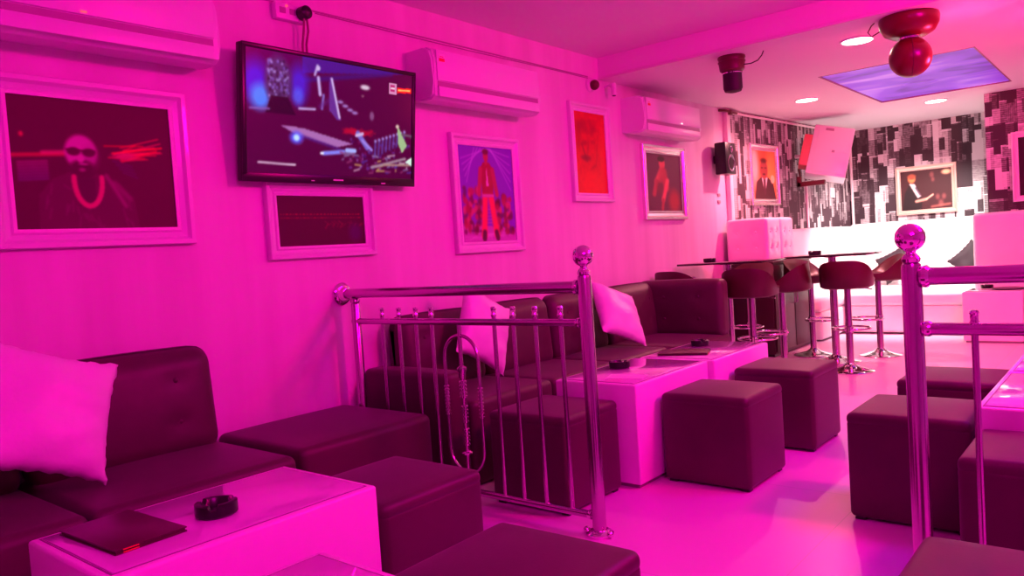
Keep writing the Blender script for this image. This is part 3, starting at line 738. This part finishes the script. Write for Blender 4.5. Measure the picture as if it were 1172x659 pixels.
# ------------------------------------------------------------------ upholstery
def dents_x(x, y0, y1, z0, z1, ny, nz):
    return [((x, y0+(y1-y0)*(i+.5)/ny, z0+(z1-z0)*(j+.5)/nz), .035, .012) for i in range(ny) for j in range(nz)]
def sofa_module(lab, y0, y1, depth, seat_h=.45, back=True, back_top=.885, group=None, leanbulge=.015):
    t = thing('sofa_module', lab, 'sofa', (0.02, (y0+y1)/2, 0), 0, group); w = y1-y0
    obj('seat', softbox(depth, w, seat_h, .035, (.006, .004, .014), c=(depth/2, 0, 0)), M_dark, t)
    if back:
        d = dents_x(.20, -w/2, w/2, seat_h+.04, back_top-.04, 2, 2)
        bm = softbox(.185, w-.01, back_top-seat_h+.03, .075, (.02, .0, .008), d, n=16, c=(.105, 0, seat_h-.03))
        for v in bm.verts: v.co.x -= (v.co.z-seat_h)*.10 if v.co.x > .1 else 0
        b = obj('backrest', bm, M_dark, t)
        for (p_, r_, d_) in d:
            bm = bmesh.new(); bmesh.ops.create_uvsphere(bm, u_segments=12, v_segments=8, radius=.012, matrix=Matrix.Translation((p_[0]-.005-(p_[2]-seat_h)*.08, p_[1], p_[2])) @ Matrix.Scale(.5, 4, (1, 0, 0)))
            obj('button', bm, M_dark, b)
    return t
g = 'dark modular sofa along the left wall, near seats'
sofa_module('dark sofa module in the near left corner, behind the big white cushion', .20, .985, .74, group=g)
sofa_module('dark sofa module with tufted backrest, right of the big white cushion', .995, 1.775, .74, group=g)
sofa_module('backless dark seat module between near sofa and railing', 1.83, 2.585, .68, back=False, group=g)
g = 'dark modular sofa along the left wall, beyond the railing'
t = sofa_module('dark sofa module just beyond the railing with a low end arm', 2.88, 3.58, .68, group=g)
obj('armrest', softbox(.66, .15, .615, .03, (.004, .004, .01), c=(.33, -.43, 0)), M_dark, t)
sofa_module('dark sofa module behind the ring ornament, second from the railing', 3.59, 4.29, .68, group=g)
sofa_module('dark sofa module behind the tall white cushion, third from railing', 4.30, 5.00, .68, group=g)
t = sofa_module('dark corner sofa module whose end backrest faces the camera', 5.01, 5.86, .78, group=g)
w = .85
d = [((x, .262, z), .04, .012) for x in (.27, .58) for z in (.58, .76)]
bm = softbox(.76, .16, .46, .05, (.0, .012, .006), [((x, .262, z), .04, .012) for x in (.27, .58) for z in (.58, .76)], n=16, c=(.40, .345, .435)); e = obj('end_backrest', bm, M_dark, t)
for (p_, r_, d_) in d:
    bm = bmesh.new(); bmesh.ops.create_uvsphere(bm, u_segments=12, v_segments=8, radius=.012, matrix=Matrix.Translation(p_) @ Matrix.Scale(.5, 4, (0, 1, 0)))
    obj('button', bm, M_dark, e)

# ottomans
base_ott = None
def ottoman(x0, y0, lab, s=.45, h=.45, rot=0):
    global base_ott
    if base_ott is None:
        t = thing('ottoman', lab, 'ottoman', (x0+s/2, y0+s/2, 0), rot, 'dark cube ottomans')
        obj('upholstered_cube', softbox(.455, .455, .41, .022, (.004, .004, .0), n=12, c=(0, 0, .012)), M_dark, t)
        obj('seat_pad', softbox(.458, .458, .055, .025, (.0, .0, .012), n=12, c=(0, 0, .395)), M_dark, t)
        for i in (-1, 1):
            for j in (-1, 1): obj('foot', boxb(i*.19-.02, i*.19+.02, j*.19-.02, j*.19+.02, 0, .014), M_black, t)
        base_ott = t; return t
    return dup(base_ott, (x0+s/2, y0+s/2, 0), rot, lab)
ottoman(1.13, 1.515, 'dark cube ottoman behind the near low table, left of the railing')
ottoman(1.985, 1.16, 'dark cube ottoman cut by the bottom edge, centre of the photo', rot=.02)
ottoman(.93, 2.74, 'dark cube ottoman behind the railing bars, end of the white table')
ottoman(1.495, 3.42, 'dark cube ottoman in front of the middle white tables, nearer of the two')
ottoman(1.525, 4.235, 'dark cube ottoman in front of the middle white tables, farther of the two')
ottoman(2.425, 3.30, 'dark cube ottoman just left of the right railing post')
ottoman(2.425, 4.13, 'dark cube ottoman farthest back on the right, behind the railing')
ottoman(2.92, 2.78, 'dark cube ottoman behind the right railing bars, at the table end')
ottoman(2.975, 1.60, 'dark cube ottoman at bottom right in front of the right railing')

# low white tables
base_tab = None
def low_table(x0, y0, lab, w=.49, l=.80, h=.52):
    global base_tab
    if base_tab is None:
        t = thing('low_table', lab, 'table', (x0, y0, 0), 0, 'white block tables')
        obj('table_body', boxb(0, w, 0, l, .02, h, bev=.010, seg=3), M_lam, t)
        obj('glass_top', boxb(.028, w-.028, .028, l-.028, h-.004, h+.0035, bev=.0015), M_glass, t)
        bm = bmesh.new(); e = .026
        for a in ((e-.004, w-e+.004, e-.004, e), (e-.004, w-e+.004, l-e, l-e+.004), (e-.004, e, e, l-e), (w-e, w-e+.004, e, l-e)): box(bm, *a, h-.002, h+.0012)
        obj('inset_seam', bm, M_plinth, t, smooth=False)
        obj('plinth', boxb(.02, w-.02, .02, l-.02, 0, .022), M_plinth, t, smooth=False)
        base_tab = t; return t
    return dup(base_tab, (x0, y0, 0), None, lab)
low_table(1.085, .70, 'white block table at bottom left holding the black menu and ashtray')
low_table(1.865, .28, 'white block table cut by the bottom edge, only a corner showing')
low_table(.972, 3.235, 'white block table beyond the railing with ashtray and napkin')
low_table(1.00, 4.06, 'white block table behind the first middle one, with dark menu on it')
low_table(2.90, 3.25, 'white block table at the right edge, nearer one')
low_table(2.90, 4.07, 'white block table at the right edge, behind the nearer one')

# ashtrays, menus, napkin
ash = None
def ashtray(x, y, z, lab, s=1.):
    global ash
    if ash is None:
        t = thing('ashtray', lab, 'ashtray', (x, y, z), .4, 'round black ashtrays')
        bm = bmesh.new(); seg = 48; r0, r1, hh = .058, .052, .034
        prof = [(0, 0), (.050, 0), (.058, .006), (.058, .036), (.054, .039), (.044, .039), (.040, .034), (.036, .010), (0, .008)]
        rings = []
        for (r, h) in prof:
            if r == 0: rings.append([bm.verts.new((0, 0, h))]); continue
            rg = []
            for i in range(seg):
                a = 2*PI*i/seg; hz = h
                if h > .03:
                    k = abs(((a % (2*PI/3))-PI/3)) ; hz = h-(.014 if k < .16 else 0)
                rg.append(bm.verts.new((r*math.cos(a), r*math.sin(a), hz)))
            rings.append(rg)
        for a, b in zip(rings, rings[1:]):
            for i in range(seg):
                j = (i+1) % seg
                if len(a) == 1: bm.faces.new((a[0], b[i], b[j]))
                elif len(b) == 1: bm.faces.new((a[i], a[j], b[0]))
                else: bm.faces.new((a[i], a[j], b[j], b[i]))
        obj('bowl', bm, M_black, t)
        ash = t; return t
    return dup(ash, (x, y, z), random.uniform(0, 2), lab)
ashtray(1.375, 1.085, .5235, 'round notched black ashtray on the bottom left table')
ashtray(1.11, 3.66, .5235, 'round black ashtray beside the napkin beyond the railing post')
ashtray(1.14, 4.60, .5235, 'round black ashtray behind the menu on the second middle table')
def menu(x, y, z, rot, lab, l=.30, w=.20):
    t = thing('menu_folder', lab, 'menu', (x, y, z), rot, 'dark folded menus')
    obj('cover', boxb(-l/2, l/2, -w/2, w/2, .010, .014, bev=.0015), M_menu, t)
    obj('back_cover', boxb(-l/2, l/2, -w/2, w/2, .0, .004, bev=.0015), M_menu, t)
    obj('pages', boxb(-l/2+.006, l/2-.004, -w/2+.004, w/2-.004, .004, .010), M_menu, t, smooth=False)
    bm = bmesh.new(); box(bm, l/2-.001, l/2+.0015, -w/2+.02, -w/2+.06, .002, .005); box(bm, l/2-.001, l/2+.0015, -w/2+.02, -w/2+.06, .009, .012)
    obj('red_tab', bm, M_red, t, smooth=False)
menu(1.285, .865, .5235, .05, 'dark red folded menu lying on the bottom left table', .31, .19)
menu(1.20, 4.26, .5235, .35, 'dark folded menu on the second middle table, before an ashtray', .30, .20)
t = obj('napkin', boxb(-.10, .10, -.065, .065, 0, .0016), M_paper, smooth=False, loc=(1.30, 3.42, .5238)); t.rotation_euler = (0, 0, .3)
tag(t, 'white folded napkin on the middle table near the ashtray', 'napkin')

# cushions
def cushion(lab, center, u, v, h=.225, T=.07, seed=1, m=M_satin, grp=None):
    o = obj('cushion', cushion_bm(h, T, seed=seed), m, ang=80); frame_mat(o, center, u, v); tag(o, lab, 'cushion', grp); return o
cushion('large white satin cushion at the left edge on the near sofa', (.40, 1.005, .75), (0, .42, -.155), (-.15, .15, .36), .235, .085, 1, grp='white satin cushions')
cushion('white satin cushion standing on its corner behind the railing ornament', (.335, 3.41, .762), (0, .40, -.21), (-.08, .27, .31), .225, .070, 2, grp='white satin cushions')
cushion('white satin cushion leaning on the sofa right of the railing post', (.405, 4.80, .717), (.10, .42, -.16), (-.18, .08, .30), .228, .075, 3, grp='white satin cushions')

# ------------------------------------------------------------------ bar area
base_st = None
def stool(x, y, rot, lab):
    """front (knees) towards local +y, backrest at -y"""
    global base_st
    if base_st is not None: return dup(base_st, (x, y, 0), rot, lab)
    t = thing('bar_stool', lab, 'bar stool', (x, y, 0), rot, 'dark bar stools with chrome bases')
    obj('base', latheb([(0, 0), (.19, 0), (.193, .004), (.185, .010), (.13, .022), (.07, .040), (.038, .062), (.030, .075), (0, .075)], seg=40), M_chromeb, t)
    obj('pole', latheb([(0, .07), (.029, .07), (.029, .42), (.027, .43), (.027, .74), (0, .74)], seg=24), M_chrome, t)
    pts = [(.0, .03, .33)]
    pts = [(.028*s, .0, .34) for s in ()]
    loop = [(.0+.155*math.sin(a), .115-.15*math.cos(a), .36) for a in np.linspace(.18, 2*PI-.18, 30)]
    fr = obj('footrest', tubeb([(.012, .02, .36)]+loop+[(-.012, .02, .36)], .010, 10), M_chromeb, t)
    obj('clamp', latheb([(.031, .335), (.036, .34), (.036, .385), (.031, .39)], seg=20), M_chromeb, fr)
    # bucket seat
    bm = bmesh.new(); NR, NT = 12, 48; Hs = .775
    def sm(a, b, x): tt = max(0, min(1, (x-a)/(b-a))); return tt*tt*(3-2*tt)
    def surf(r, th, under):
        c, s = math.cos(th), math.sin(th)
        k = 3.0; q = (abs(c)**k+abs(s)**k)**(-1/k)
        x = .215*r*q*c; y = .195*r*q*s
        back = sm(-.15, 1.0, -s)
        lift = .165*sm(.50, 1, r)*back+.02*r*r
        y -= .03*lift/.165*max(0, -s)
        if under: return (x*.97, y*.97-.03*max(0, -s)*back*sm(.5, 1, r), Hs-.055+.02*sm(.85, 1., r))
        return (x, y, Hs+lift)
    top = [[bm.verts.new(surf(i/NR, 2*PI*j/NT, False)) for j in range(NT)] for i in range(1, NR+1)]
    bot = [[bm.verts.new(surf(i/NR, 2*PI*j/NT, True)) for j in range(NT)] for i in range(1, NR+1)]
    tc = bm.verts.new((0, 0, Hs)); bc = bm.verts.new((0, 0, Hs-.055))
    for j in range(NT):
        k = (j+1) % NT
        bm.faces.new((tc, top[0][j], top[0][k])); bm.faces.new((bc, bot[0][k], bot[0][j]))
        for i in range(NR-1):
            bm.faces.new((top[i][j], top[i+1][j], top[i+1][k], top[i][k])); bm.faces.new((bot[i][j], bot[i][k], bot[i+1][k], bot[i+1][j]))
        bm.faces.new((top[-1][j], bot[-1][j], bot[-1][k], top[-1][k]))
    obj('seat', bm, M_seat, t, ang=70)
    obj('seat_plate', latheb([(0, .715), (.05, .715), (.08, .728), (0, .728)], seg=20), M_blackm, t)
    obj('lever', tubeb([(.05, 0, .718), (.16, -.02, .712), (.20, -.03, .705)], .006, 8), M_chromeb, t)
    base_st = t; return t
M_seat = mat('dark red leatherette seat', (.06, .008, .016), .36); add_noise(M_seat, (.052, .007, .013), (.07, .010, .018), 4, 2, bump=.08, bscale=90, dist=.002)
stool(.87, 6.12, .10, 'dark bar stool with its back to the camera, left of the group')
stool(.93, 6.63, PI/2+.1, 'dark bar stool side on between the two bar tables')
stool(1.40, 6.90, .12, 'dark bar stool in front of the farther bar table, its base nearest')
stool(.81, 7.74, -PI/2-.35, 'dark bar stool at the left end of the farther bar table')
stool(1.40, 7.86, PI/2+.5, 'dark bar stool at the right end, seat turned sideways')
stool(.24, 6.16, -.2, 'dark bar stool against the wall behind the corner sofa')
stool(.42, 7.16, PI, 'dark bar stool under the nearer bar table by the wall')
def bar_table(x0, x1, y0, y1, lab, px=None):
    xc, yc = (x0+x1)/2, (y0+y1)/2; px = px if px is not None else xc
    t = thing('bar_table', lab, 'table', (xc, yc, 0), 0, 'dark high bar tables')
    obj('tabletop', boxb(x0-xc, x1-xc, y0-yc, y1-yc, .985, 1.003, bev=.004), M_glassblk, t)
    obj('column', latheb([(0, .01), (.034, .01), (.034, .97), (.07, .975), (.10, .985), (0, .985)], c=(px-xc, 0, 0)), M_chrome, t)
    obj('base', latheb([(0, 0), (.21, 0), (.213, .005), (.20, .012), (.12, .025), (.05, .05), (.036, .07), (0, .07)], c=(px-xc, 0, 0), seg=36), M_chromeb, t)
bar_table(.06, .86, 6.40, 6.98, 'nearer dark bar table, its end against the wall', .42)
bar_table(.78, 1.50, 7.14, 7.66, 'farther dark bar table in front of the white sofa', 1.13)
dup(ash, (.22, 6.75, 1.003), .3, 'round black ashtray on the nearer bar table').scale = (1, 1, .9)
dup(ash, (.97, 7.42, 1.003), 1.3, 'round black ashtray on the farther bar table')
# dark cabinet carrying two white tufted ottomans
t = thing('cabinet', 'low dark cabinet by the wall under the two white tufted cubes', 'cabinet', (.065, 7.48, 0))
obj('carcass', boxb(.015, .46, 0, 1.10, .03, .93, bev=.006), M_cab, t); obj('top', boxb(.005, .48, -.01, 1.11, .93, .955, bev=.004), M_cab, t)
for k in range(2):
    dr = obj('door', boxb(.461, .476, .02+k*.54, .54+k*.54, .05, .915, bev=.003), M_cab, t)
    obj('handle', tubeb([(.476, .50+k*.08, .5), (.495, .50+k*.08, .51), (.495, .50+k*.08, .63), (.476, .50+k*.08, .64)], .005, 8), M_chrome, dr)
obj('plinth', boxb(.03, .44, .02, 1.08, 0, .03), M_black, t, smooth=False)
for k, lab in enumerate(('white tufted cube ottoman standing on the dark cabinet, nearer one', 'white tufted cube ottoman standing on the dark cabinet, right behind the nearer')):
    y0 = 7.50+k*.375
    t = thing('tufted_ottoman', lab, 'ottoman', (.275, y0+.18, .955), 0, 'white tufted cubes on the cabinet')
    dn = [((.215, yy, zz), .035, .014) for yy in (-.075, .075) for zz in (.14, .30)]+[((xx, -.18, zz), .035, .008) for xx in (-.1, .1) for zz in (.14, .30)]
    c_ = obj('upholstered_cube', softbox(.43, .36, .44, .03, (.008, .006, .008), dn, n=18), M_white, t)
    for (p_, r_, d_) in dn:
        bm = bmesh.new(); bmesh.ops.create_uvsphere(bm, u_segments=10, v_segments=6, radius=.011, matrix=Matrix.Translation((p_[0]*.965, p_[1]*(.965 if p_[1] < -.1 else 1), p_[2])))
        obj('button', bm, M_white, c_)

# ------------------------------------------------------------------ white L-shaped sofa at the far end
t = thing('white_sofa', 'long bright white sofa with high back along the far wall', 'sofa', (.24, 11.17, 0))
def wb(name, x0, x1, y0, y1, z0, z1, r=.03, dents=(), b=(.006, .006, .006)):
    return obj(name, softbox(x1-x0, y1-y0, z1-z0, r, b, [((p_[0]-.24, p_[1]-11.17, p_[2]), p_[3], p_[4]) for p_ in dents], n=14, c=((x0+x1)/2-.24, (y0+y1)/2-11.17, z0)), M_white, t)
wb('seat_base', .62, 1.94, 9.45, 10.85, .02, .33); wb('seat_cushion', .62, 1.29, 9.43, 10.86, .33, .48, .04); wb('seat_cushion', 1.30, 1.94, 9.43, 10.86, .33, .48, .04)
wb('backrest', .30, 1.20, 10.86, 11.15, .02, 1.29, .045, [(x, 10.86, z, .05, .014) for x in (.5, .72, .95) for z in (.72, 1.02)])
wb('backrest', 1.205, 2.03, 10.86, 11.15, .02, 1.29, .045, [(x, 10.86, z, .05, .014) for x in (1.35, 1.6, 1.85) for z in (.72, 1.02)])
t = thing('white_sofa', 'white sofa wing along the wallpapered left wall', 'sofa', (.24, 11.17, 0))
wb('seat_base', .26, .60, 8.68, 10.84, .02, .33); wb('seat_cushion', .28, .60, 8.66, 9.74, .33, .48, .04); wb('seat_cushion', .28, .60, 9.75, 10.84, .33, .48, .04)
bm = softbox(.16, 2.14, 1.25, .04, (.006, 0, .006), n=14, c=(0, 0, 0.02))
o = obj('backrest', bm, M_white, t); o.location = (-.015-.0, -1.44, 0); o.rotation_euler = (0, 0, -ang)
t = thing('white_sofa', 'white sofa section with high back at the right under the nearer wallpaper', 'sofa', (.24, 11.17, 0))
wb('backrest', 1.965, 3.2, 9.38, 9.62, .02, 1.30, .04, [(x, 9.38, z, .05, .012) for x in (2.35, 2.65) for z in (.8, 1.05)])
wb('seat_base', 2.52, 3.2, 8.75, 9.37, .02, .45)
# white table at the right end, with dark tray and ashtray
t = dup(base_tab, (1.93, 8.86, 0), None, 'white block table at the far end in front of the white sofa'); t.scale = (1.05, .62, .99)
t = thing('tray', 'thin black oval tray on the far white table', 'tray', (2.30, 9.10, .522))
obj('dish', latheb([(0, 0), (.13, 0), (.15, .008), (.15, .012), (.12, .006), (0, .005)], seg=32), M_black, t)
ashtray(2.10, 9.22, .5215, 'round black ashtray behind the tray on the far white table')
cushion('dark cushion propped on the far white sofa, showing one pointed corner', (1.76, 10.60, .755), (.25, 0, -.25), (.22, .10, .24), .19, .055, 5, M_greyc, 'dark cushions on the white sofa')
cushion('dark cushion on the white sofa behind the sideways bar stool', (.92, 10.55, .74), (.28, .0, .14), (-.14, .1, .28), .19, .055, 6, M_greyc, 'dark cushions on the white sofa')

# ------------------------------------------------------------------ lights
def area(name, loc, size, power, col, target=None, sy=None, spread=None):
    l = bpy.data.lights.new(name, 'AREA'); l.energy = power; l.color = col; l.size = size
    if sy: l.shape = 'RECTANGLE'; l.size_y = sy
    if spread: l.spread = spread
    o = bpy.data.objects.new(name, l); C.objects.link(o); o.location = loc
    d = (Vector(target)-Vector(loc)) if target else Vector((0, 0, -1)); o.rotation_euler = d.to_track_quat('-Z', 'Y').to_euler()
    return o
def point(name, loc, power, col, r=.05):
    l = bpy.data.lights.new(name, 'POINT'); l.energy = power; l.color = col; l.shadow_soft_size = r
    o = bpy.data.objects.new(name, l); C.objects.link(o); o.location = loc; return o
def spot(name, loc, power, col, target, ang=60, blend=.6, r=.04):
    l = bpy.data.lights.new(name, 'SPOT'); l.energy = power; l.color = col; l.spot_size = math.radians(ang); l.spot_blend = blend; l.shadow_soft_size = r
    o = bpy.data.objects.new(name, l); C.objects.link(o); o.location = loc
    o.rotation_euler = (Vector(target)-Vector(loc)).to_track_quat('-Z', 'Y').to_euler(); return o
area('led_magenta_near', (3.9, .6, 2.68), 1.2, 108, (1, .0, .54), (2.0, 1.6, 0), 1.2)
area('led_violet', (3.5, 4.5, 2.69), .7, 36, (.22, .0, 1), None, .7)
area('led_pink_mid', (4.5, 3.9, 2.66), .5, 165, (1, .0, .27), (1.2, 4.0, .6), .5)
spot('downlight_beam', (1.83, 5.94, 2.53), 100, (1, .05, .13), (1.83, 5.94, 0), 150, 1)
spot('downlight_wall', (.76, 8.04, 2.53), 200, (1, .30, .34), (.50, 7.7, 0), 150, 1)
spot('downlight_far', (1.64, 9.55, 2.53), 480, (1, .80, .76), (1.0, 10.7, .3), 96, .6)
spot('stage_spot_red', (3.3, 5.7, 2.48), 430, (1, .02, .13), (1.4, 9.8, .7), 95, .8)
point('globe_glow', (2.55, 5.75, 2.2), 18, (1, .03, .13), .05)
w = bpy.data.worlds.new('world'); sc.world = w; w.use_nodes = True
w.node_tree.nodes['Background'].inputs[0].default_value = (.5, .0, .3, 1); w.node_tree.nodes['Background'].inputs[1].default_value = .1

# ------------------------------------------------------------------ camera
cam = bpy.data.cameras.new('camera'); co = bpy.data.objects.new('camera', cam); C.objects.link(co); sc.camera = co
cam.sensor_fit = 'HORIZONTAL'; cam.sensor_width = 36; cam.lens = 880*36/1172; cam.clip_start = .02
yaw, pit, rol = math.radians(39.874), math.radians(2.518), math.radians(-3.81)
f = Vector((-math.sin(yaw)*math.cos(pit), math.cos(yaw)*math.cos(pit), -math.sin(pit)))
r0 = Vector((math.cos(yaw), math.sin(yaw), 0)); u0 = r0.cross(f)
r = r0*math.cos(rol)+u0*math.sin(rol); u = -r0*math.sin(rol)+u0*math.cos(rol)
Mx = Matrix((r, u, -f)).transposed().to_4x4(); Mx.translation = Vector((3.42, 0, 1.2)); co.matrix_world = Mx

sc.view_settings.view_transform = 'Standard'; sc.view_settings.look = 'None'
sc.view_settings.exposure = 0; sc.view_settings.gamma = 1; sc.view_settings.use_curve_mapping = False
